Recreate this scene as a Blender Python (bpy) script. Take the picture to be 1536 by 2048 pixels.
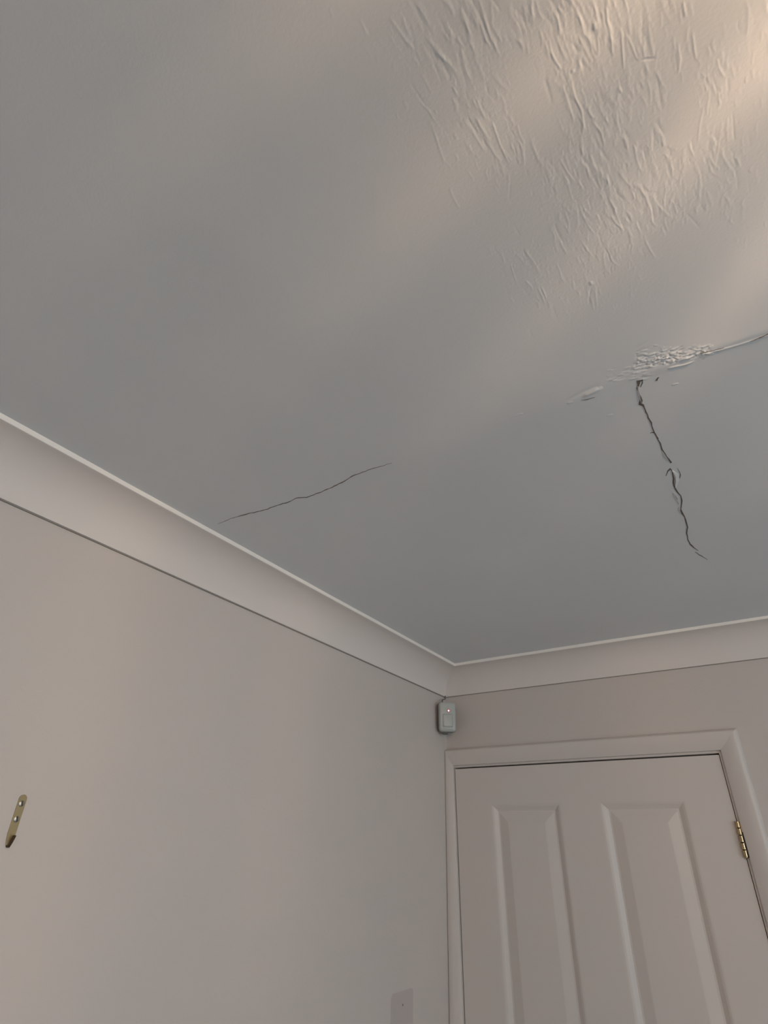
import bpy, bmesh, math, random
import numpy as np
from mathutils import Vector, Matrix

for o in list(bpy.data.objects):
    bpy.data.objects.remove(o)
scene = bpy.context.scene
COL = scene.collection
PI = math.pi

# ------------------------------------------------------------------ camera
CAM = Vector((0.92284, -1.79134, 1.75210))
RIGHT = Vector((0.83817844, 0.54498856, 0.0210802))
UP = Vector((0.26658239, -0.44310381, 0.85591638))
FWD = Vector((-0.47580535, 0.71179104, 0.51668441))
FPX = 1124.415
cam_data = bpy.data.cameras.new('camera')
cam_data.sensor_fit = 'HORIZONTAL'
cam_data.sensor_width = 36.0
cam_data.lens = 36.0 * FPX / 1536.0
cam_data.clip_start = 0.01
cam = bpy.data.objects.new('camera', cam_data)
cam.matrix_world = Matrix(((RIGHT.x, UP.x, -FWD.x, CAM.x),
                           (RIGHT.y, UP.y, -FWD.y, CAM.y),
                           (RIGHT.z, UP.z, -FWD.z, CAM.z),
                           (0, 0, 0, 1)))
COL.objects.link(cam)
scene.camera = cam

# ------------------------------------------------------------------ world, exposure
SKY_STRENGTH = 6.1
BULB_STRENGTH = 790.0
BULB_COLOR = (1.0, 0.67, 0.415)
world = bpy.data.worlds.new('overcast_sky')
scene.world = world
world.use_nodes = True
bg = world.node_tree.nodes['Background']
bg.inputs['Color'].default_value = (0.75, 0.915, 1.0, 1)
bg.inputs['Strength'].default_value = SKY_STRENGTH
vs = scene.view_settings
vs.view_transform = 'Standard'
vs.look = 'None'
vs.gamma = 1.0
vs.use_curve_mapping = False
vs.exposure = 0.03

# room size: left wall x = 0, back wall (with door) y = 0
H = 2.3012
RX, RY = 2.9, -3.3
CW, CH = 0.0832, 0.0867            # cove projection and drop
DX0, DX1, DZ = 0.0268, 0.7888, 1.985
LAMP = Vector((1.41, -1.70, H - 0.135))

# window opening in the right wall, opposite the left wall
WY0, WY1, WZ0, WZ1 = -2.65, -1.05, 0.95, 2.05
portal = bpy.data.lights.new('window_portal', 'AREA')
portal.shape = 'RECTANGLE'
portal.size, portal.size_y = WZ1 - WZ0, WY1 - WY0
portal.cycles.is_portal = True
po = bpy.data.objects.new('window_portal', portal)
po.location = (RX + 0.02, (WY0 + WY1) / 2, (WZ0 + WZ1) / 2)
po.rotation_euler = (0, PI / 2, 0)
COL.objects.link(po)


# ------------------------------------------------------------------ helpers
def unproject(px, py, axis, value):
    d = RIGHT * ((px - 768) / FPX) + UP * (-(py - 1024) / FPX) + FWD
    return CAM + d * ((value - CAM[axis]) / d[axis])


def sstep(a, b, x):
    t = np.clip((x - a) / (b - a), 0, 1)
    return t * t * (3 - 2 * t)


def obj(name, verts, faces, mat, parent=None, smooth=False):
    me = bpy.data.meshes.new(name)
    me.from_pydata([tuple(v) for v in verts], [], faces)
    me.update()
    if mat:
        me.materials.append(mat)
    if smooth:
        for p in me.polygons:
            p.use_smooth = True
    o = bpy.data.objects.new(name, me)
    COL.objects.link(o)
    if parent:
        o.parent = parent
    return o


def obj_bm(name, bm, mat, parent=None, smooth=False):
    bmesh.ops.recalc_face_normals(bm, faces=bm.faces)
    me = bpy.data.meshes.new(name)
    bm.to_mesh(me)
    bm.free()
    me.materials.append(mat)
    if smooth:
        for p in me.polygons:
            p.use_smooth = True
        me.set_sharp_from_angle(angle=math.radians(35))
    o = bpy.data.objects.new(name, me)
    COL.objects.link(o)
    if parent:
        o.parent = parent
    return o


def add_box(bm, x0, x1, y0, y1, z0, z1, bevel=0, segs=2):
    r = bmesh.ops.create_cube(bm, size=1)
    for v in r['verts']:
        v.co = Vector((x0 + (v.co.x + .5) * (x1 - x0), y0 + (v.co.y + .5) * (y1 - y0), z0 + (v.co.z + .5) * (z1 - z0)))
    if bevel:
        es = list({e for v in r['verts'] for e in v.link_edges})
        bmesh.ops.bevel(bm, geom=es, offset=bevel, segments=segs, affect='EDGES', profile=0.5)


def box(name, x0, x1, y0, y1, z0, z1, mat, parent=None, bevel=0, segs=2):
    bm = bmesh.new()
    add_box(bm, x0, x1, y0, y1, z0, z1, bevel, segs)
    return obj_bm(name, bm, mat, parent, smooth=bevel > 0)


def lathe(bm, prof, n=24, mat=Matrix.Identity(4)):
    """profile of (radius, height) revolved about local z"""
    rings = []
    for r, z in prof:
        if r < 1e-6:
            rings.append([bm.verts.new(mat @ Vector((0, 0, z)))])
        else:
            rings.append([bm.verts.new(mat @ Vector((r * math.cos(2 * PI * i / n), r * math.sin(2 * PI * i / n), z))) for i in range(n)])
    for a, b in zip(rings, rings[1:]):
        for i in range(n):
            j = (i + 1) % n
            if len(a) == 1 and len(b) > 1:
                bm.faces.new((a[0], b[i], b[j]))
            elif len(b) == 1 and len(a) > 1:
                bm.faces.new((a[i], a[j], b[0]))
            elif len(a) > 1:
                bm.faces.new((a[i], a[j], b[j], b[i]))


def tube(bm, pts, r, n=8):
    pts = [Vector(p) for p in pts]
    rings = []
    for i, p in enumerate(pts):
        t = (pts[min(i + 1, len(pts) - 1)] - pts[max(i - 1, 0)]).normalized()
        a = t.orthogonal().normalized() if i == 0 else (u - t * u.dot(t)).normalized()
        u = a
        b = t.cross(a)
        rings.append([bm.verts.new(p + a * r * math.cos(2 * PI * k / n) + b * r * math.sin(2 * PI * k / n)) for k in range(n)])
    for A, B in zip(rings, rings[1:]):
        for k in range(n):
            bm.faces.new((A[k], A[(k + 1) % n], B[(k + 1) % n], B[k]))
    bm.faces.new(rings[0])
    bm.faces.new(rings[-1])


def frame_matrix(origin, zdir, xhint):
    z = Vector(zdir).normalized()
    x = Vector(xhint)
    x = (x - z * x.dot(z)).normalized()
    y = z.cross(x)
    return Matrix(((x.x, y.x, z.x, origin[0]), (x.y, y.y, z.y, origin[1]), (x.z, y.z, z.z, origin[2]), (0, 0, 0, 1)))


def structure(o):
    o['kind'] = 'structure'
    return o


def empty(name, loc):
    o = bpy.data.objects.new(name, None)
    o.location = loc
    o.empty_display_size = 0.05
    COL.objects.link(o)
    return o


# ------------------------------------------------------------------ materials
def paint(name, color, rough=0.6, bumps=((220, 0.25, 0.0006),), spec=0.35, mottle=0.0, metallic=0.0):
    m = bpy.data.materials.new(name)
    m.use_nodes = True
    nt = m.node_tree
    b = nt.nodes['Principled BSDF']
    b.inputs['Base Color'].default_value = (*color, 1)
    b.inputs['Roughness'].default_value = rough
    b.inputs['Specular IOR Level'].default_value = spec
    b.inputs['Metallic'].default_value = metallic
    tc = nt.nodes.new('ShaderNodeTexCoord')
    if mottle:
        n = nt.nodes.new('ShaderNodeTexNoise')
        n.inputs['Scale'].default_value = 3.5
        n.inputs['Detail'].default_value = 3
        nt.links.new(tc.outputs['Object'], n.inputs['Vector'])
        r = nt.nodes.new('ShaderNodeMapRange')
        r.inputs['From Min'].default_value = 0.3
        r.inputs['From Max'].default_value = 0.7
        nt.links.new(n.outputs['Fac'], r.inputs['Value'])
        mx = nt.nodes.new('ShaderNodeMix')
        mx.data_type = 'RGBA'
        mx.inputs['A'].default_value = (*[c * (1 - mottle) for c in color], 1)
        mx.inputs['B'].default_value = (*[min(1, c * (1 + mottle)) for c in color], 1)
        nt.links.new(r.outputs['Result'], mx.inputs['Factor'])
        nt.links.new(mx.outputs['Result'], b.inputs['Base Color'])
    prev = None
    for scale, strength, dist in bumps:
        n = nt.nodes.new('ShaderNodeTexNoise')
        n.inputs['Scale'].default_value = scale
        n.inputs['Detail'].default_value = 2
        nt.links.new(tc.outputs['Object'], n.inputs['Vector'])
        bp = nt.nodes.new('ShaderNodeBump')
        bp.inputs['Strength'].default_value = strength
        bp.inputs['Distance'].default_value = dist
        nt.links.new(n.outputs['Fac'], bp.inputs['Height'])
        if prev:
            nt.links.new(prev.outputs['Normal'], bp.inputs['Normal'])
        prev = bp
    if prev:
        nt.links.new(prev.outputs['Normal'], b.inputs['Normal'])
    return m


def emitter(name, color, strength):
    m = bpy.data.materials.new(name)
    m.use_nodes = True
    b = m.node_tree.nodes['Principled BSDF']
    b.inputs['Base Color'].default_value = (*color, 1)
    b.inputs['Emission Color'].default_value = (*color, 1)
    b.inputs['Emission Strength'].default_value = strength
    return m


M_WALL = paint('wall_emulsion', (0.625, 0.582, 0.558), 0.7, ((160, 0.35, 0.0008), (12, 0.12, 0.004)), 0.25, 0.012)
M_CEIL = paint('ceiling_emulsion', (0.725, 0.755, 0.79), 0.5, ((330, 0.3, 0.0004), (60, 0.12, 0.001)), 0.4, 0.012)
M_COVE = paint('cove_paint', (0.755, 0.715, 0.695), 0.6, ((90, 0.12, 0.0008),), 0.3)
M_GLOSS = paint('satin_woodwork', (0.665, 0.622, 0.60), 0.42, ((120, 0.1, 0.0006),), 0.45)
M_GAP = paint('gap_dark', (0.10, 0.085, 0.07), 0.9)  # near-black, on the stops behind the door gaps
M_LIP = paint('cove_edge_paint', (0.92, 0.90, 0.87), 0.4, ((90, 0.08, 0.0006),), 0.5)
M_COVE_SHADE = paint('cove_edge_shade', (0.30, 0.28, 0.26), 0.9)  # grey stands in for the shade under the coves' lower edge
M_HAIR = paint('hairline_shade', (0.20, 0.18, 0.165), 0.9)  # grey-brown in place of the depth shade of fine cracks
M_CRACK = paint('crack_shade', (0.15, 0.122, 0.108), 0.9)  # dark brown stands in for the shade inside cracks and holes
M_PLASTER = paint('bare_plaster', (0.74, 0.70, 0.64), 0.85, ((300, 0.5, 0.0006),))
M_PATCH = paint('patch_paint', (0.54, 0.49, 0.48), 0.75)
M_BRASS = paint('aged_brass', (0.46, 0.34, 0.20), 0.18, ((400, 0.3, 0.0004),), 0.5, 0.0, 1.0)
M_HOOK = paint('tarnished_brass', (0.42, 0.34, 0.19), 0.45, ((500, 0.4, 0.0005),), 0.5, 0.12, 0.5)
M_HOOKLIP = paint('hook_lip_brown', (0.085, 0.05, 0.028), 0.4, ((500, 0.4, 0.0005),), 0.4, 0.1, 0.3)  # dark brown, deeper than the plate
M_STEEL = paint('screw_steel', (0.42, 0.40, 0.36), 0.4, ((500, 0.2, 0.0003),), 0.5, 0.0, 0.9)
M_SLOT_SHADE = paint('slot_and_hinge_shade', (0.03, 0.025, 0.02), 0.8)  # near-black for screw slots and the painted hinge shadow
M_PLASTIC = paint('sensor_plastic', (0.47, 0.50, 0.485), 0.35, ((200, 0.05, 0.0003),), 0.5)
M_PLASTIC_BACK = paint('sensor_housing', (0.22, 0.22, 0.20), 0.5)
M_LENS = paint('sensor_lens', (0.43, 0.46, 0.455), 0.3, ((900, 0.3, 0.0004),), 0.5)
M_CABLE = paint('cable_sheath', (0.14, 0.135, 0.125), 0.5)
M_LED = emitter('led_glow', (1.0, 0.50, 0.50), 5.0)
M_LEDRING = paint('led_halo_ring', (0.55, 0.22, 0.24), 0.3)  # reddish ring with the LED's halo put into its colour
M_CARPET = paint('carpet', (0.24, 0.215, 0.19), 0.95, ((500, 0.6, 0.002),), 0.1, 0.05)
M_UPVC = paint('window_plastic', (0.82, 0.82, 0.82), 0.3)
M_BULB = emitter('unseen_bulb_glow', BULB_COLOR, BULB_STRENGTH)
M_FROST = bpy.data.materials.new('frosted_glass_rod')
M_FROST.use_nodes = True
_nt = M_FROST.node_tree
_nt.nodes.remove(_nt.nodes['Principled BSDF'])
_d = _nt.nodes.new('ShaderNodeBsdfDiffuse')
_t = _nt.nodes.new('ShaderNodeBsdfTranslucent')
_d.inputs['Color'].default_value = (0.6, 0.57, 0.52, 1)
_t.inputs['Color'].default_value = (0.6, 0.57, 0.52, 1)
_x = _nt.nodes.new('ShaderNodeMixShader')
_x.inputs['Fac'].default_value = 0.6
_nt.links.new(_d.outputs[0], _x.inputs[1])
_nt.links.new(_t.outputs[0], _x.inputs[2])
_nt.links.new(_x.outputs[0], _nt.nodes['Material Output'].inputs['Surface'])
M_GLASS = bpy.data.materials.new('window_glass')
M_GLASS.use_nodes = True
_nt = M_GLASS.node_tree
_nt.nodes.remove(_nt.nodes['Principled BSDF'])
_g = _nt.nodes.new('ShaderNodeBsdfGlossy')
_g.inputs['Roughness'].default_value = 0.02
_t = _nt.nodes.new('ShaderNodeBsdfTransparent')
_x = _nt.nodes.new('ShaderNodeMixShader')
_x.inputs['Fac'].default_value = 0.06
_nt.links.new(_t.outputs[0], _x.inputs[1])
_nt.links.new(_g.outputs[0], _x.inputs[2])
_nt.links.new(_x.outputs[0], _nt.nodes['Material Output'].inputs['Surface'])

# ------------------------------------------------------------------ walls and floor
structure(box('floor', -0.2, RX + 0.1, RY - 0.1, 0.1, -0.1, 0, M_CARPET))


def wall_x(z):                       # the left wall leans out slightly below picture-rail height
    return -max(0.0, 2.06 - z) * 0.02


# left wall: a slab whose face leans by a few millimetres
zs = [0, 2.06, H + 0.05]
vv, ff = [], []
for y in (RY - 0.1, 0.1):
    for z in zs:
        vv += [(wall_x(z), y, z), (-0.2, y, z)]
for k in range(2):
    a, b = 2 * k, 6 + 2 * k
    ff += [(a, a + 2, b + 2, b), (a + 1, b + 1, b + 3, a + 3), (a, a + 1, a + 3, a + 2), (b, b + 2, b + 3, b + 1)]
ff += [(0, 6, 7, 1), (4, 5, 11, 10)]
wall_left = structure(obj('wall_left', vv, ff, M_WALL))

OX1, OZ1 = DX1 + 0.0255, DZ + 0.030     # rough opening for the door lining
bm = bmesh.new()
add_box(bm, -0.1, OX1, 0, 0.11, OZ1, H + 0.05)
add_box(bm, OX1, RX + 0.1, 0, 0.11, 0, H + 0.05)
wall_back = structure(obj_bm('wall_back', bm, M_WALL))
bm = bmesh.new()
add_box(bm, RX, RX + 0.15, RY - 0.1, WY0, 0, H + 0.05)
add_box(bm, RX, RX + 0.15, WY1, 0.1, 0, H + 0.05)
add_box(bm, RX, RX + 0.15, WY0, WY1, 0, WZ0)
add_box(bm, RX, RX + 0.15, WY0, WY1, WZ1, H + 0.05)
structure(obj_bm('wall_right', bm, M_WALL))
structure(box('wall_front', -0.1, RX + 0.1, RY - 0.1, RY, 0, H + 0.05, M_WALL))
structure(box('baseboard_left', -0.04, -0.024, RY, -0.001, 0, 0.12, M_GLOSS, None, 0.003))
structure(box('baseboard_right', RX - 0.016, RX, RY, 0, 0, 0.12, M_GLOSS, None, 0.003))
structure(box('baseboard_back', 0.87, RX - 0.016, -0.016, 0, 0, 0.12, M_GLOSS, None, 0.003))

# window out of the picture on the right
win = structure(empty('window_1', (RX, (WY0 + WY1) / 2, WZ0)))
wl = win.location


def win_box(name, y0, y1, x0, x1, z0, z1, mat, bev=0.003):
    return box(name, x0 - wl.x, x1 - wl.x, y0 - wl.y, y1 - wl.y, z0 - wl.z, z1 - wl.z, mat, win, bev)


fx0, fx1, wm = RX + 0.05, RX + 0.11, (WY0 + WY1) / 2
win_box('frame_rail', WY0, WY1, fx0, fx1, WZ0, WZ0 + 0.05, M_UPVC)
win_box('frame_rail', WY0, WY1, fx0, fx1, WZ1 - 0.05, WZ1, M_UPVC)
win_box('frame_stile', WY0, WY0 + 0.05, fx0, fx1, WZ0 + 0.05, WZ1 - 0.05, M_UPVC)
win_box('frame_stile', WY1 - 0.05, WY1, fx0, fx1, WZ0 + 0.05, WZ1 - 0.05, M_UPVC)
win_box('mullion', wm - 0.03, wm + 0.03, fx0, fx1, WZ0 + 0.05, WZ1 - 0.05, M_UPVC)
win_box('pane', WY0 + 0.05, wm - 0.03, RX + 0.08, RX + 0.084, WZ0 + 0.05, WZ1 - 0.05, M_GLASS, 0)
win_box('pane', wm + 0.03, WY1 - 0.05, RX + 0.08, RX + 0.084, WZ0 + 0.05, WZ1 - 0.05, M_GLASS, 0)
win_box('window_sill', WY0 - 0.04, WY1 + 0.04, RX - 0.06, RX + 0.05, WZ0 - 0.025, WZ0, M_GLOSS)

# ------------------------------------------------------------------ ceiling with its real relief
rng = np.random.default_rng(7)
FX0, FX1, FY0, FY1 = 0.74, 1.12, -1.70, -1.09
gx = np.concatenate([np.arange(-0.05, FX0, 0.010), np.arange(FX0, FX1, 0.00065), np.arange(FX1, RX + 0.06, 0.025)])
gy = np.concatenate([np.arange(RY - 0.1, FY0, 0.025), np.arange(FY0, FY1, 0.00085), np.arange(FY1, 0.06, 0.010)])
X, Y = np.meshgrid(gx, gy, indexing='ij')
JY = -1.155                          # plasterboard joint running parallel to the back wall


def value_noise(x, y, seed):
    r = np.random.default_rng(seed).random((64, 64))
    xi, yi = np.floor(x).astype(int), np.floor(y).astype(int)
    fx, fy = x - xi, y - yi
    fx, fy = fx * fx * (3 - 2 * fx), fy * fy * (3 - 2 * fy)
    g = lambda a, b: r[a % 64, b % 64]
    return (g(xi, yi) * (1 - fx) + g(xi + 1, yi) * fx) * (1 - fy) + (g(xi, yi + 1) * (1 - fx) + g(xi + 1, yi + 1) * fx) * fy


def sag(x, y):
    """smooth drop of the ceiling, metres downwards"""
    s = sstep(0.30, 1.0, x) * (1 - 0.55 * sstep(1.3, 2.2, x))
    d = y - (JY - 0.0165 * s) + 0.005 * (value_noise(x * 9, x * 0 + 3.3, 4) - 0.5)
    w = 0.005 + 0.013 * (1 - sstep(0.72, 0.93, x))       # crest: sharp on the right, rounded off to the left
    e = np.sqrt(d * d + w * w) - w
    drop = s * 0.0100 * np.where(d < 0, np.exp(-e / 0.11), np.exp(-e / 0.30))
    drop += s * 0.005 * np.exp(-(d / 0.55) ** 2)
    drop += sstep(0.86, 0.95, x) * 0.0006 * np.exp(-e / 0.007)
    drop += 0.0013 * value_noise(x * 5.3 + 2, y * 5.3 + 40, 5) + 0.0006 * value_noise(x * 14, y * 14 + 60, 6)
    return drop


D = sag(X, Y)


def stamp(pts, w, h, soft=1.0):
    """a ridge (h > 0) or scratch (h < 0) along a polyline on the ceiling"""
    pts = np.array(pts)
    lo, hi = pts.min(0) - 3 * w, pts.max(0) + 3 * w
    i0, i1 = np.searchsorted(gx, [lo[0], hi[0]])
    j0, j1 = np.searchsorted(gy, [lo[1], hi[1]])
    if i1 - i0 < 2 or j1 - j0 < 2:
        return
    x, y = X[i0:i1, j0:j1], Y[i0:i1, j0:j1]
    best = np.full(x.shape, 1e9)
    tt = np.zeros(x.shape)
    n = len(pts) - 1
    for k in range(n):
        a, b = pts[k], pts[k + 1]
        e = b - a
        L2 = max(e @ e, 1e-12)
        t = np.clip(((x - a[0]) * e[0] + (y - a[1]) * e[1]) / L2, 0, 1)
        q = (x - a[0] - t * e[0]) ** 2 + (y - a[1] - t * e[1]) ** 2
        m = q < best
        best = np.where(m, q, best)
        tt = np.where(m, (k + t) / n, tt)
    taper = np.clip(np.minimum(tt, 1 - tt) * 5, 0, 1) ** 0.7 if soft else 1.0
    D[i0:i1, j0:j1] += h * np.exp(-best / (w * w)) * taper


def ceil_px(px, py):
    z = H - 0.008
    for _ in range(6):
        p = unproject(px, py, 2, z)
        z = H - float(sag(np.array(p.x), np.array(p.y)))
    return (p.x, p.y)


# brush strokes in the old paint, all laid parallel to the left wall
for k in range(9000):
    x, y = rng.uniform(FX0, FX1), rng.uniform(FY0, -1.20)
    dens = float(sstep(0.77, 0.93, np.array(x))) * float(1 - sstep(-1.44, -1.23, np.array(y)))
    dens *= 1 - 0.75 * float(sstep(1.0, 1.05, np.array(x))) * float(sstep(-1.56, -1.46, np.array(y)))
    pn = float(value_noise(np.array(x * 28 + 7), np.array(y * 13 + 80), 9))
    dens *= float(sstep(0.25, 0.65, np.array(pn)))
    if rng.random() > dens:
        continue
    big = rng.random() < 0.16
    L = rng.uniform(0.010, 0.030) if big else rng.uniform(0.003, 0.012)
    a = rng.normal(0, 0.15) + 0.12 * (pn - 0.5)
    bend = rng.normal(0, 0.0010)
    pts = [(x + math.tan(a) * L * (t - .5) + bend * math.sin(t * 3), y + L * (t - .5)) for t in np.linspace(0, 1, 5)]
    hh = rng.uniform(0.00007, 0.00019) if big else rng.uniform(0.00004, 0.00013)
    stamp(pts, rng.uniform(0.0008, 0.0014) if big else rng.uniform(0.00065, 0.0011), rng.choice([1, 1, 1, -0.8]) * hh)
# a few strong drips and scars that can be told apart in the photograph
for pl, w, h in [
    ([(1212, 0), (1214, 40), (1222, 75), (1226, 120)], 0.0009, 0.0005),
    ([(1185, 0), (1192, 25), (1196, 48)], 0.0009, 0.0003),
    ([(1188, 42), (1190, 60)], 0.0014, 0.0007),
    ([(1100, 98), (1113, 125), (1122, 140)], 0.0009, 0.0004),
    ([(1145, 138), (1146, 146)], 0.0014, 0.0006),
    ([(1140, 155), (1150, 195), (1163, 222), (1167, 250), (1163, 275)], 0.0009, 0.00045),
    ([(1125, 170), (1138, 210), (1148, 245)], 0.0008, 0.00035),
    ([(1242, 60), (1245, 105), (1248, 140)], 0.0008, 0.00045),
    ([(1252, 66), (1265, 95), (1272, 115), (1280, 121)], 0.0008, 0.00035),
    ([(1366, 0), (1368, 20), (1372, 35)], 0.0010, 0.0005),
    ([(1384, 60), (1388, 95), (1392, 120)], 0.0009, 0.0004),
    ([(1355, 85), (1360, 120), (1356, 150)], 0.0009, 0.0004),
    ([(960, 20), (980, 70), (1000, 115)], 0.0010, 0.0003),
    ([(980, 230), (1000, 290), (1020, 330)], 0.0009, 0.0003),
    ([(1155, 225), (1172, 262)], 0.0009, 0.0003),
    ([(860, 240), (880, 300), (890, 330)], 0.0010, 0.0002),
    ([(1118, 315), (1135, 345), (1150, 365)], 0.0008, 0.0003),
    ([(1160, 420), (1175, 450), (1190, 470)], 0.0009, 0.00025),
    ([(1290, 480), (1300, 500), (1310, 515)], 0.0009, 0.0003),
    ([(1181, 562), (1183, 570)], 0.0016, 0.0008),
    ([(1182, 575), (1179, 590), (1178, 610)], 0.0011, -0.0004),
    ([(1190, 570), (1192, 600), (1194, 615)], 0.0012, 0.0003),
    ([(1280, 121), (1298, 118), (1312, 116)], 0.0008, -0.0006),
]:
    stamp([ceil_px(*p) for p in pl], w, h * 0.62)
# torn, lumpy filler where the two joints meet
for k in range(420):
    t = rng.beta(1.3, 2.0)
    px = 1268 + 175 * t
    py = 736 - (px - 1285) * 0.20 - abs(rng.normal(0, 15 * (1 - 0.75 * t) + 2))
    c = np.array(ceil_px(px, py))
    a = rng.normal(0.06, 0.30)
    L = rng.uniform(0.0015, 0.011)
    e = np.array([math.cos(a), math.sin(a)]) * L
    stamp([c - e / 2, c + (0, rng.normal(0, 0.0006)), c + e / 2], rng.uniform(0.0007, 0.0014), rng.choice([1, 1, -1]) * rng.uniform(0.00010, 0.00050))
for k in range(40):
    px, py = rng.uniform(1215, 1300), rng.uniform(735, 762)
    c = np.array(ceil_px(px, py))
    stamp([c - (0.003, 0), c, c + (0.004, 0.0005)], 0.0011, rng.choice([1, -1]) * 0.0003)
# the lip of the torn joint tape towards the right
stamp([ceil_px(*p) for p in [(1335, 737), (1350, 733), (1370, 729), (1390, 722)]], 0.0012, 0.0010)
stamp([ceil_px(*p) for p in [(1405, 708), (1440, 700), (1475, 690), (1510, 679), (1560, 662), (1620, 645)]], 0.0013, 0.0008, 0)
stamp([ceil_px(*p) for p in [(1300, 680), (1275, 695), (1272, 720), (1271, 745)]], 0.0014, -0.00025)
# raised blister of filler to the left of the joint crossing
for (a, b), hh in [(((1166, 795), (1205, 774)), 0.0011), (((1168, 791), (1196, 776)), 0.0008), (((1130, 803), (1200, 768)), -0.0006)]:
    stamp([ceil_px(*a), ceil_px((a[0] + b[0]) / 2, (a[1] + b[1]) / 2), ceil_px(*b)], 0.003, hh)
for px, py in [(1225, 853), (1040, 828), (1140, 805), (1490, 795), (1220, 830), (1350, 768), (1480, 770), (860, 883), (955, 868), (1140, 1104)]:
    c = np.array(ceil_px(px, py))
    stamp([c - (0.004, 0), c, c + (0.004, 0.0008)], 0.0013, 0.0006)

nx, ny = len(gx), len(gy)
co = np.empty((nx, ny, 3), np.float32)
co[..., 0], co[..., 1], co[..., 2] = X, Y, H - D
idx = np.arange(nx * ny, dtype=np.int32).reshape(nx, ny)
quads = np.stack([idx[:-1, :-1], idx[:-1, 1:], idx[1:, 1:], idx[1:, :-1]], -1).reshape(-1, 4)
me = bpy.data.meshes.new('ceiling')
me.vertices.add(nx * ny)
me.vertices.foreach_set('co', co.ravel())
me.loops.add(quads.size)
me.loops.foreach_set('vertex_index', quads.ravel())
me.polygons.add(len(quads))
me.polygons.foreach_set('loop_start', np.arange(0, quads.size, 4, dtype=np.int32))
me.polygons.foreach_set('use_smooth', np.ones(len(quads), bool))
me.update()
me.materials.append(M_CEIL)
ceiling = bpy.data.objects.new('ceiling', me)
COL.objects.link(ceiling)
structure(ceiling)


def ceil_z(x, y):
    i = int(np.clip(np.searchsorted(gx, x), 1, nx - 1))
    j = int(np.clip(np.searchsorted(gy, y), 1, ny - 1))
    return H - float(D[i - 1:i + 1, j - 1:j + 1].mean())


# ------------------------------------------------------------------ cracks in the ceiling
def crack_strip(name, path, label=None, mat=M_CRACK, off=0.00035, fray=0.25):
    """path: (px, py, width_px) samples; a narrow jagged strip following the ceiling, crack shade put into its colour"""
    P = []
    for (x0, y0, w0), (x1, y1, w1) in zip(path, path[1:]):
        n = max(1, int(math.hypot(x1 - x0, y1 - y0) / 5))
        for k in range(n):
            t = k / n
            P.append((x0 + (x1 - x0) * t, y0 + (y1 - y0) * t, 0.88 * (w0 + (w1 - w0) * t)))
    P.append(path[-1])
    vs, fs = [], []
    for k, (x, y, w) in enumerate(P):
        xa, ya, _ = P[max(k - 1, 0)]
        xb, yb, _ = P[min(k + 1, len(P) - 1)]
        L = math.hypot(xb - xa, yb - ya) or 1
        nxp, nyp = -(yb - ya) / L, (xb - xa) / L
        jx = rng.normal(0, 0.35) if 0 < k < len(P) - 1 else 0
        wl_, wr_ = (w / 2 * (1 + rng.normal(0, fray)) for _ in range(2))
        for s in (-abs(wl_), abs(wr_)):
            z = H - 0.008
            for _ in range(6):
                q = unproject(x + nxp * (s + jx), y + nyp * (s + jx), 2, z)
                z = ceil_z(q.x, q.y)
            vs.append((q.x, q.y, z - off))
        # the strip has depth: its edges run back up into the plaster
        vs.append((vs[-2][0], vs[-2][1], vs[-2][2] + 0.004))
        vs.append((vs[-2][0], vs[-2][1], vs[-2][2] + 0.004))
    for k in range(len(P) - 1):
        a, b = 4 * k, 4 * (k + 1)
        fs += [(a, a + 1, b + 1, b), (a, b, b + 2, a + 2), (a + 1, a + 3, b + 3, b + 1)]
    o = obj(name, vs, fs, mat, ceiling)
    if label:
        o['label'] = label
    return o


def zpx(pts, ox, oy, s):
    return [(ox + x / s, oy + y / s, w) for x, y, w in pts]


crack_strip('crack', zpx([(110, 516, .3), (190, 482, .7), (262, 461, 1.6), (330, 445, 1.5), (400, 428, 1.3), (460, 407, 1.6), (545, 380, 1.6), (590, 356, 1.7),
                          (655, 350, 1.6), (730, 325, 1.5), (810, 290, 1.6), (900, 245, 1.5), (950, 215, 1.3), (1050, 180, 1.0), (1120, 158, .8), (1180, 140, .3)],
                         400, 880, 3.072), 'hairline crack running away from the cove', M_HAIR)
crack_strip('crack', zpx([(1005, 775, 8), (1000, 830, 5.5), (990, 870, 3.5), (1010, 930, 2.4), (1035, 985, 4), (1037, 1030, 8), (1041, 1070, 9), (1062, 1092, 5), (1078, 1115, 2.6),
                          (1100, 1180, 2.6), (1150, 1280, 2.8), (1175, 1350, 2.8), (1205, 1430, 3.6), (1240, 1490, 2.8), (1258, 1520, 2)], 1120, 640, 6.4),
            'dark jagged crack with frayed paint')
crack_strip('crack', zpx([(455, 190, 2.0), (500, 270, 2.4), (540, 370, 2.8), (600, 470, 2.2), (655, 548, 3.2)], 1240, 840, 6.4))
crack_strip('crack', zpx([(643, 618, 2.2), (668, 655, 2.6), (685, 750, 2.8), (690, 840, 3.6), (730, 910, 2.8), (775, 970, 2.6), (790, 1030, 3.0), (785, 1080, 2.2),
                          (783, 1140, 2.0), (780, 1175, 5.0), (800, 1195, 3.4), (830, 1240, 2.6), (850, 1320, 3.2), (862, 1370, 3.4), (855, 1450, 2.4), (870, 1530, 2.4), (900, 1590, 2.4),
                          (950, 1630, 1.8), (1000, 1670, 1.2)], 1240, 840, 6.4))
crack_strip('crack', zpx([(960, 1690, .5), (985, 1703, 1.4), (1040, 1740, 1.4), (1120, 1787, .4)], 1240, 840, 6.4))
crack_strip('crack', zpx([(648, 622, 2.0), (612, 655, 1.8), (588, 715, .6)], 1240, 840, 6.4))
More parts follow.
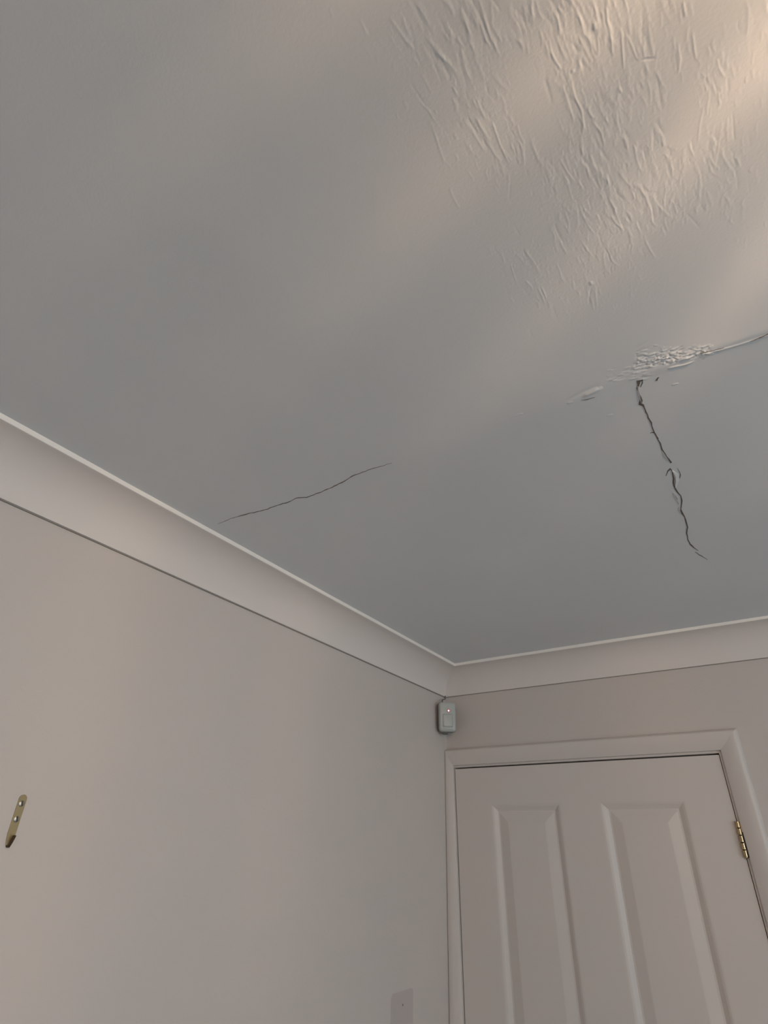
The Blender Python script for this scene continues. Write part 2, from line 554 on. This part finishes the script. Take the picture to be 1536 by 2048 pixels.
crack_strip('crack', zpx([(735, 618, .6), (765, 665, 1.5), (772, 700, 1.7), (764, 745, .6)], 1240, 840, 6.4))
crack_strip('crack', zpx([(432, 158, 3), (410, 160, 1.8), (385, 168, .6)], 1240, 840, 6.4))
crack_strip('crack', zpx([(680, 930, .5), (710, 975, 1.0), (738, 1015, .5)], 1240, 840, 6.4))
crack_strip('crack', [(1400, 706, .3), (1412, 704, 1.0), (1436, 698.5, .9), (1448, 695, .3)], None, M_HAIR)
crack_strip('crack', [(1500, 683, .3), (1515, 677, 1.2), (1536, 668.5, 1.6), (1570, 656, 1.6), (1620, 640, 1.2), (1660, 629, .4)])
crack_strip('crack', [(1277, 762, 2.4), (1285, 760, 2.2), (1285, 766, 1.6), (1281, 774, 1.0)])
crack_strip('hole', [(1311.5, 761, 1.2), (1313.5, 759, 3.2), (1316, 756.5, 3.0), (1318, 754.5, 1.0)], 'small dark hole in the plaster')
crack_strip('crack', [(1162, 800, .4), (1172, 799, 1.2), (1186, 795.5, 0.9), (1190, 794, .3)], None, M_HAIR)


# paint edges peeling beside the crack, standing a little proud of the ceiling
def flake(path, wpx, lift=0.0011):
    vs, fs = [], []
    for k, (x, y) in enumerate(path):
        w = wpx * (0.35 if k in (0, len(path) - 1) else 1)
        za = zb = H - 0.008
        for _ in range(6):
            a = unproject(x, y, 2, za)
            b = unproject(x + w, y - w * 0.25, 2, zb)
            za, zb = ceil_z(a.x, a.y), ceil_z(b.x, b.y)
        vs += [(a.x, a.y, za - lift), (b.x, b.y, zb - 0.0001), (b.x, b.y, zb + 0.001), (a.x, a.y, za - lift + 0.0004)]
    for k in range(len(path) - 1):
        p, q = 4 * k, 4 * k + 4
        for i in range(4):
            j = (i + 1) % 4
            fs.append((p + i, p + j, q + j, q + i))
    fs += [(0, 1, 2, 3), tuple(len(vs) - 4 + i for i in (3, 2, 1, 0))]
    obj('paint_flake', vs, fs, M_CEIL, ceiling)


flake([(1344, 941), (1350, 950), (1352, 962), (1350, 975)], 7)
flake([(1326, 903), (1332, 912), (1337, 920)], -6)
flake([(1347, 985), (1353, 996), (1359, 1008)], -6)
flake([(1359, 1013), (1360, 1020), (1363, 1028)], -5)
flake([(1276, 772), (1280, 790), (1283, 806)], -5)

# ------------------------------------------------------------------ coves
prof = [(0.0, CH), (0.0045, CH), (0.0045, CH - 0.0035)]
A_, B_ = CW - 0.0045 - 0.002, CH - 0.0035 - 0.0095
for k in range(1, 19):
    t = k / 18 * PI / 2
    prof.append((CW - 0.002 - A_ * math.cos(t), CH - 0.0035 - B_ * math.sin(t)))
prof += [(CW - 0.0016, 0.0092)]
lip = [(CW - 0.0016, 0.0092), (CW - 0.0005, 0.0090), (CW, 0.0082), (CW, -0.03)]


def cove_run(name, fn, prof, mat, parent=None):
    vs = []
    for e in (0, 1):
        for u, v in prof:
            vs.append(fn(u, H - v, e))
    n = len(prof)
    fs = [(k, k + 1, n + k + 1, n + k) for k in range(n - 1)]
    bm = bmesh.new()
    bv = [bm.verts.new(v) for v in vs]
    for f in fs:
        bm.faces.new([bv[i] for i in f])
    bm.normal_update()
    return obj_bm(name, bm, mat, parent, True)


def cove(name, fn):
    o = structure(cove_run(name, fn, prof, M_COVE))
    cove_run('cove_edge', fn, lip, M_LIP, o)['label'] = 'bright white edge of the cove along the ceiling'


cove('trim_1', lambda u, z, e: (u, -u if e else RY + u, z))
cove('trim_2', lambda u, z, e: (RX - u if e else u, -u, z))
cove('trim_3', lambda u, z, e: (RX - u, RY + u if e else -u, z))
cove('trim_4', lambda u, z, e: (u if e else RX - u, RY + u, z))
# dark strips below the coves, the lower edge's shade put into their colour
structure(box('cove_shade_strip_1', 0.0, 0.0028, RY, -0.0028, H - CH - 0.0022, H - CH + 0.002, M_COVE_SHADE))
structure(box('cove_shade_strip_2', 0.0, RX, -0.0020, 0.0, H - CH - 0.0016, H - CH + 0.002, M_COVE_SHADE))

# ------------------------------------------------------------------ door, lining and architrave
door = structure(empty('door_1', (DX0, 0, 0)))
door['label'] = 'white moulded panel door with a brass hinge in the back wall'
W_ = DX1 - DX0
BOT = 0.008
GR, FI, DEP = 0.016, 0.030, 0.0085      # groove, fielding, depth of the moulding
P1, P2, P3, P4, PZ = 0.1423 - DX0, 0.3571 - DX0, 0.4666 - DX0, 0.6846 - DX0, 1.8838
panels = [(P1, P2, 0.86, PZ), (P3, P4, 0.86, PZ), (P1, P2, 0.22, 0.70), (P3, P4, 0.22, 0.70)]


def door_leaf():
    bm = bmesh.new()
    xs = sorted({0, W_, P1, P2, P3, P4})
    zs_ = sorted({BOT, DZ, 0.22, 0.70, 0.86, PZ})
    V = {}
    for y in (0.0, 0.036):
        for x in xs:
            for z in zs_:
                V[x, y, z] = bm.verts.new((x, y, z))
    holes = {(a, c) for a, b, c, d in panels}
    for i in range(len(xs) - 1):
        for j in range(len(zs_) - 1):
            x0, x1, z0, z1 = xs[i], xs[i + 1], zs_[j], zs_[j + 1]
            if (x0, z0) not in holes:
                bm.faces.new([V[p] for p in ((x0, 0.0, z0), (x1, 0.0, z0), (x1, 0.0, z1), (x0, 0.0, z1))])
            bm.faces.new([V[p] for p in ((x0, 0.036, z0), (x0, 0.036, z1), (x1, 0.036, z1), (x1, 0.036, z0))])
    for i in range(len(xs) - 1):
        for z in (BOT, DZ):
            bm.faces.new([V[p] for p in ((xs[i], 0.0, z), (xs[i], 0.036, z), (xs[i + 1], 0.036, z), (xs[i + 1], 0.0, z))])
    for j in range(len(zs_) - 1):
        for x in (0, W_):
            bm.faces.new([V[p] for p in ((x, 0.0, zs_[j]), (x, 0.0, zs_[j + 1]), (x, 0.036, zs_[j + 1]), (x, 0.036, zs_[j]))])
    return obj_bm('door_leaf', bm, M_GLOSS, door)


door_leaf()
for (x0, x1, z0, z1) in panels:
    bm = bmesh.new()
    steps = [(0, 0), (0.004, 0.0004), (0.009, 0.0022), (0.015, 0.0058), (0.020, DEP), (0.0245, DEP), (0.027, 0.0078), (0.050, 0.0018), (0.0525, 0.0014)]
    rings = []
    for ins, dep in steps:
        rings.append([bm.verts.new(p) for p in ((x0 + ins, dep, z0 + ins), (x1 - ins, dep, z0 + ins), (x1 - ins, dep, z1 - ins), (x0 + ins, dep, z1 - ins))])
    for a, b in zip(rings, rings[1:]):
        for i in range(4):
            j = (i + 1) % 4
            bm.faces.new((a[i], a[j], b[j], b[i]))
    bm.faces.new(rings[-1])
    bmesh.ops.recalc_face_normals(bm, faces=bm.faces)
    o = obj_bm('panel', bm, M_GLOSS, door)
    if o.data.polygons[-1].normal.y > 0:
        o.data.flip_normals()

GL, GT, GRT = 0.0028, 0.0042, 0.0016    # gaps left, top, right of the leaf
frame = structure(empty('trim_7', (0, 0, 0)))
frame['label'] = 'white door lining and architrave around the panel door'
lx0, lx1, lz = DX0 - GL, DX1 + GRT, DZ + GT
box('jamb', wall_x(1) - 0.03, lx0, 0.0004, 0.11, 0, lz + 0.022, M_GLOSS, frame)
box('jamb', lx1, OX1, 0.0004, 0.11, 0, lz + 0.022, M_GLOSS, frame)
box('jamb_head', lx0, lx1, 0.0004, 0.11, lz, OZ1, M_GLOSS, frame)
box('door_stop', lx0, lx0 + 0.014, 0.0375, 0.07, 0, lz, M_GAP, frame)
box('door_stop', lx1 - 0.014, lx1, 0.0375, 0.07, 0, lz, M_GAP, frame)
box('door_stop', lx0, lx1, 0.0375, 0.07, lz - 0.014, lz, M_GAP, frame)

ARW = 0.050
aprof = [(0.0, 0.0), (0.0, 0.0070), (0.0015, 0.0085), (0.026, 0.0150), (0.038, 0.0172), (0.043, 0.0168), (0.047, 0.0135), (0.0495, 0.0080), (0.050, 0.0)]
REV = 0.0058
ax0, ax1, az = lx0 - 0.001, lx1 + REV, lz + REV


def sweep(name, fn):
    bm = bmesh.new()
    A = [bm.verts.new(fn(u, p, 0)) for u, p in aprof]
    B = [bm.verts.new(fn(u, p, 1)) for u, p in aprof]
    for k in range(len(aprof) - 1):
        bm.faces.new((A[k], A[k + 1], B[k + 1], B[k]))
    bm.faces.new(A)
    bm.faces.new(B)
    return obj_bm(name, bm, M_GLOSS, frame, True)


LW = ax0 + 0.002                       # the left leg was ripped down to fit into the corner


def left_leg(u, p, e):
    if e:
        s = u / ARW
        return (ax0 - s * LW, -p * 1.1, az + u)
    return (ax0 - (u / ARW) * (ax0 - wall_x(0) + 0.004), -(p if u < 0.04 else 0.0165 * (p > 0)) * 1.1, 0)


sweep('architrave', left_leg)
sweep('architrave', lambda u, p, e: (ax1 + u, -p, az + u if e else 0))
sweep('architrave_head', lambda u, p, e: (ax1 + u if e else ax0 - (u / ARW) * LW, -p * (1 if e else 1.1), az + u))

# hinge
hz0, hz1 = 1.758, 1.834
hinge = empty('hinge', (DX1 - DX0 + 0.001, -0.0045, hz0))
hinge.parent = door
hinge['label'] = 'brass butt hinge on the door edge'
n = 5
for k in range(n):
    z0, z1 = (hz1 - hz0) * k / n, (hz1 - hz0) * (k + 1) / n
    bm = bmesh.new()
    lathe(bm, [(0, z0 + .0004), (0.0036, z0 + .0004), (0.0056, z0 + .0012), (0.0056, z1 - .0012), (0.0036, z1 - .0004), (0, z1 - .0004)], 16)
    obj_bm('knuckle', bm, M_BRASS, hinge, True)
bm = bmesh.new()
lathe(bm, [(0, -0.003), (0.003, -0.0025), (0.0036, -0.0008), (0.0036, 0.0004), (0, 0.0004)], 12)
obj_bm('pin_cap', bm, M_BRASS, hinge, True)
box('leaf', 0.0030, 0.0062, -0.0008, 0.012, 0.002, 0.0745, M_BRASS, hinge, 0.0003)
box('leaf', -0.0052, -0.0022, -0.0006, 0.012, 0.002, 0.0745, M_BRASS, hinge, 0.0003)
box('hinge_shadow', 0.0050, 0.0078, -0.0035, 0.0046, 0.0, 0.052, M_SLOT_SHADE, hinge)  # dark block standing in for the shadow between hinge and architrave

# ------------------------------------------------------------------ patch on the left wall
pa = [unproject(783, 1980, 0, -0.012), unproject(826, 1982, 0, -0.012)]
py0, py1, pz1 = pa[0].y, pa[1].y, 1.459
bm = bmesh.new()
bev = 0.006
pz0 = pz1 - 0.15
out = [(py0 + bev, pz0), (py1 - bev, pz0), (py1, pz0 + bev), (py1, pz1 - bev), (py1 - bev, pz1), (py0 + bev, pz1), (py0, pz1 - bev), (py0, pz0 + bev)]
F = [bm.verts.new((wall_x(z) + 0.0008, y, z)) for y, z in out]
Bk = [bm.verts.new((wall_x(z) - 0.003, y, z)) for y, z in out]
bm.faces.new(F)
for i in range(8):
    j = (i + 1) % 8
    bm.faces.new((F[i], F[j], Bk[j], Bk[i]))
patch = obj_bm('wall_patch', bm, M_PATCH, wall_left)
patch['label'] = 'darker rectangular patch with a small screw hole'
hc = unproject(806, 2010, 0, -0.011)
bm = bmesh.new()
lathe(bm, [(0, 0.0006), (0.0022, 0.0004), (0.0024, -0.002), (0, -0.002)], 10, frame_matrix((wall_x(hc.z) + 0.0008, hc.y, hc.z), (1, 0, 0), (0, 1, 0)))
obj_bm('screw_hole', bm, M_CRACK, patch)

# ------------------------------------------------------------------ brass picture hook on the left wall
hook = empty('picture_hook', (wall_x(1.745), -1.3175, 1.746))
hook['label'] = 'tarnished brass picture hook strip with two screws on the left wall'
hook['category'] = 'picture hook'
HB = hook.location
ZT = 1.811 - HB.z
HW = 0.0056
TH = 0.0012
wx = lambda z: wall_x(z + HB.z) - HB.x


def strip(name, centre, mat):
    """centre: list of (x_back, z, half_width) going down; rectangular section"""
    bm = bmesh.new()
    rings = []
    for k, (x, z, w) in enumerate(centre):
        xa, za, _ = centre[max(k - 1, 0)]
        xb, zb, _ = centre[min(k + 1, len(centre) - 1)]
        t = Vector((xb - xa, 0, zb - za)).normalized()
        nrm = Vector((-t.z, 0, t.x))
        p = Vector((x, 0, z))
        rings.append([bm.verts.new(q) for q in (p + Vector((0, -w, 0)), p + Vector((0, w, 0)), p + nrm * TH + Vector((0, w, 0)), p + nrm * TH + Vector((0, -w, 0)))])
    for a, b in zip(rings, rings[1:]):
        for i in range(4):
            j = (i + 1) % 4
            bm.faces.new((a[i], a[j], b[j], b[i]))
    bm.faces.new(rings[0])
    bm.faces.new(rings[-1])
    return obj_bm(name, bm, mat, hook)


cs = []
for k in range(9):                                   # rounded top
    a = k / 8 * PI / 2
    z = ZT - HW * (1 - math.sin(a))
    cs.append((wx(z) + 0.0001, ZT - HW + HW * math.cos(a), max(0.0004, HW * math.sin(a))))
cs.append((wx(0.030) + 0.0001, 0.030, HW))
cs.append((wx(0.016) + 0.0001, 0.016, HW))
cs.append((wx(0.008) + 0.0002, 0.008, HW * 0.80))
cs.append((wx(0.002) + 0.0004, 0.0022, HW * 0.52))
strip('plate', cs, M_HOOK)
strip('hook_lip', [(0.0004, 0.0024, HW * 0.52), (0.0014, 0.0002, HW * 0.40), (0.0032, -0.0004, HW * 0.36), (0.0052, 0.0022, HW * 0.36), (0.0080, 0.0072, HW * 0.40), (0.0106, 0.0130, HW * 0.42), (0.0110, 0.0142, HW * 0.34)], M_HOOKLIP)
for pxy in ((46, 1607), (37, 1638)):
    c = unproject(*pxy, 0, TH) - HB
    scr = empty('screw', (wx(c.z) + TH, 0.0, c.z))
    scr.parent = hook
    bm = bmesh.new()
    lathe(bm, [(0.0042, -0.0002), (0.0042, 0.0005), (0.0034, 0.0011), (0.0018, 0.0015), (0, 0.0016)], 18, frame_matrix((0, 0, 0), (1, 0, 0), (0, 1, 0)))
    obj_bm('screw_head', bm, M_STEEL, scr, True)
    sl = box('slot', 0.0008, 0.00185, -0.0006, 0.0006, -0.0032, 0.0032, M_SLOT_SHADE, scr)
    sl.rotation_euler.x = 0.25

# ------------------------------------------------------------------ motion sensor in the corner
SC = Vector((0.034, -0.060, 2.1345))
sensor = empty('motion_sensor', (SC.x, SC.y, SC.z))
sensor['label'] = 'small white motion sensor with a lit red LED in the wall corner'
sensor['category'] = 'motion sensor'
facing = Vector((0.62, -0.785, -0.06))
SM = frame_matrix((0, 0, 0), facing, Vector((0.785, 0.62, 0)))   # local x = right in the photo, y = up, z = towards the room
SW, SH = 0.0285, 0.0465


def rounded_slab(name, hw, hh, rad, prof_, mat, cx=0.0, cy=0.0):
    """prof_: (inset, z) rings of a rounded rectangle"""
    bm = bmesh.new()
    rings = []
    for ins, z in prof_:
        r = max(rad - ins, 0.0008)
        ring = []
        for qx, qy, a0 in ((1, 1, 0), (-1, 1, 90), (-1, -1, 180), (1, -1, 270)):
            for k in range(5):
                a = math.radians(a0 + 90 * k / 4)
                ring.append(bm.verts.new(SM @ Vector((cx + qx * (hw - ins - r) + r * math.cos(a), cy + qy * (hh - ins - r) + r * math.sin(a), z))))
        rings.append(ring)
    for a, b in zip(rings, rings[1:]):
        for i in range(20):
            j = (i + 1) % 20
            bm.faces.new((a[i], a[j], b[j], b[i]))
    bm.faces.new(rings[0])
    bm.faces.new(rings[-1])
    return obj_bm(name, bm, mat, sensor, True)


rounded_slab('housing', SW, SH, 0.010, [(0.002, -0.018), (0, -0.016), (0, 0.0045), (0.0008, 0.005)], M_PLASTIC_BACK)
cover = rounded_slab('front_cover', SW - 0.0008, SH - 0.0008, 0.0095, [(0.0, 0.004), (0.0, 0.012), (0.0012, 0.0155), (0.0035, 0.0175), (0.006, 0.0182)], M_PLASTIC)
rounded_slab('lens', 0.0175, 0.0215, 0.005, [(0.0, 0.0175), (0.0008, 0.0190), (0.0030, 0.0202), (0.0060, 0.0207)], M_LENS, 0.0, -0.012)
rounded_slab('ridge', 0.0165, 0.0017, 0.0016, [(0, 0.0175), (0.0005, 0.0194), (0.0010, 0.0198)], M_PLASTIC, 0.0015, -0.0385)
bm = bmesh.new()
lathe(bm, [(0.0052, 0), (0.0052, 0.0012), (0.0036, 0.0016), (0.0030, 0.0012), (0, 0.0012)], 18, Matrix.Translation(SM @ Vector((0.0030, 0.0185, 0.0180))) @ SM)
obj_bm('led_halo_ring', bm, M_LEDRING, sensor, True)
bm = bmesh.new()
lathe(bm, [(0.0021, 0.0010), (0.0020, 0.0022), (0.0012, 0.0029), (0, 0.0032)], 16, Matrix.Translation(SM @ Vector((0.0030, 0.0185, 0.0180))) @ SM)
o = obj_bm('led', bm, M_LED, sensor, True)
o['label'] = 'glowing pinkish red LED'
bm = bmesh.new()
tube(bm, [SM @ Vector((-0.016, -0.0465, -0.004)), SM @ Vector((-0.010, -0.0485, -0.004)), SM @ Vector((-0.002, -0.0485, -0.004)), SM @ Vector((0.003, -0.0465, -0.004))], 0.005, 12)
obj_bm('swivel_foot', bm, M_CABLE, sensor, True)
bm = bmesh.new()
tube(bm, [SM @ Vector((0, 0.0, -0.016)), Vector((-SC.x + 0.016, -SC.y - 0.020, 0.002)), Vector((-SC.x + 0.001, -SC.y - 0.003, 0.004))], 0.008, 12)
obj_bm('bracket', bm, M_PLASTIC_BACK, sensor, True)
bm = bmesh.new()
top = Vector((0.006, -0.010, H - CH + 0.002)) - SC
tube(bm, [top, top + Vector((0.002, -0.006, -0.012)), SM @ Vector((-0.012, 0.056, -0.010)), SM @ Vector((-0.011, 0.050, -0.012)), SM @ Vector((-0.010, 0.043, -0.012))], 0.0017, 8)
obj_bm('cable', bm, M_CABLE, sensor, True)

# ------------------------------------------------------------------ ceiling lamp (just outside the picture, the room's warm light)
lamp = empty('unseen_ceiling_lamp', (LAMP.x, LAMP.y, H))
lamp['label'] = 'unseen semi flush ceiling lamp with a ring of frosted glass rods'
lamp['category'] = 'ceiling lamp'
bz = LAMP.z - H
bm = bmesh.new()
lathe(bm, [(0, 0.0), (0.055, 0.0), (0.055, -0.022), (0.050, -0.030), (0.012, -0.036), (0, -0.036)], 32)
obj_bm('unseen_lamp_rose', bm, M_BRASS, lamp, True)
bm = bmesh.new()
lathe(bm, [(0, -0.03), (0.007, -0.03), (0.007, bz + 0.085), (0.016, bz + 0.075), (0.018, bz + 0.035), (0, bz + 0.034)], 20)
obj_bm('unseen_lamp_stem', bm, M_BRASS, lamp, True)
bm = bmesh.new()
lathe(bm, [(0.010, bz + 0.036), (0.014, bz + 0.024), (0.020, bz + 0.010), (0.0225, bz - 0.003), (0.020, bz - 0.014), (0.012, bz - 0.021), (0, bz - 0.024)], 24)
obj_bm('unseen_lamp_bulb', bm, M_BULB, lamp, True)
for zz in (-0.105,):
    bm = bmesh.new()
    tube(bm, [(0.14 * math.cos(a), 0.14 * math.sin(a), bz + zz) for a in np.linspace(0, 2 * PI, 49)], 0.004, 8)
    obj_bm('unseen_lamp_ring', bm, M_BRASS, lamp, True)
for k in range(3):
    a = k * 2 * PI / 3 + 1.2
    bm = bmesh.new()
    tube(bm, [(0.014 * math.cos(a), 0.014 * math.sin(a), bz + 0.062), (0.06 * math.cos(a), 0.06 * math.sin(a), bz - 0.05), (0.14 * math.cos(a), 0.14 * math.sin(a), bz - 0.105)], 0.002, 6)
    obj_bm('unseen_lamp_arm', bm, M_BRASS, lamp, True)
NR = 22
rodme = None
for k in range(NR):
    a = math.radians(138.5) + k * 2 * PI / NR
    if rodme is None:
        bm = bmesh.new()
        add_box(bm, -0.004, 0.004, -0.0068, 0.0068, -0.105, 0.050, 0.003, 2)
        o = obj_bm('glass_rod', bm, M_FROST, lamp, True)
        rodme = o.data
    else:
        o = bpy.data.objects.new('glass_rod', rodme)
        COL.objects.link(o)
        o.parent = lamp
    o.location = (0.14 * math.cos(a), 0.14 * math.sin(a), bz)
    o.rotation_euler.z = a
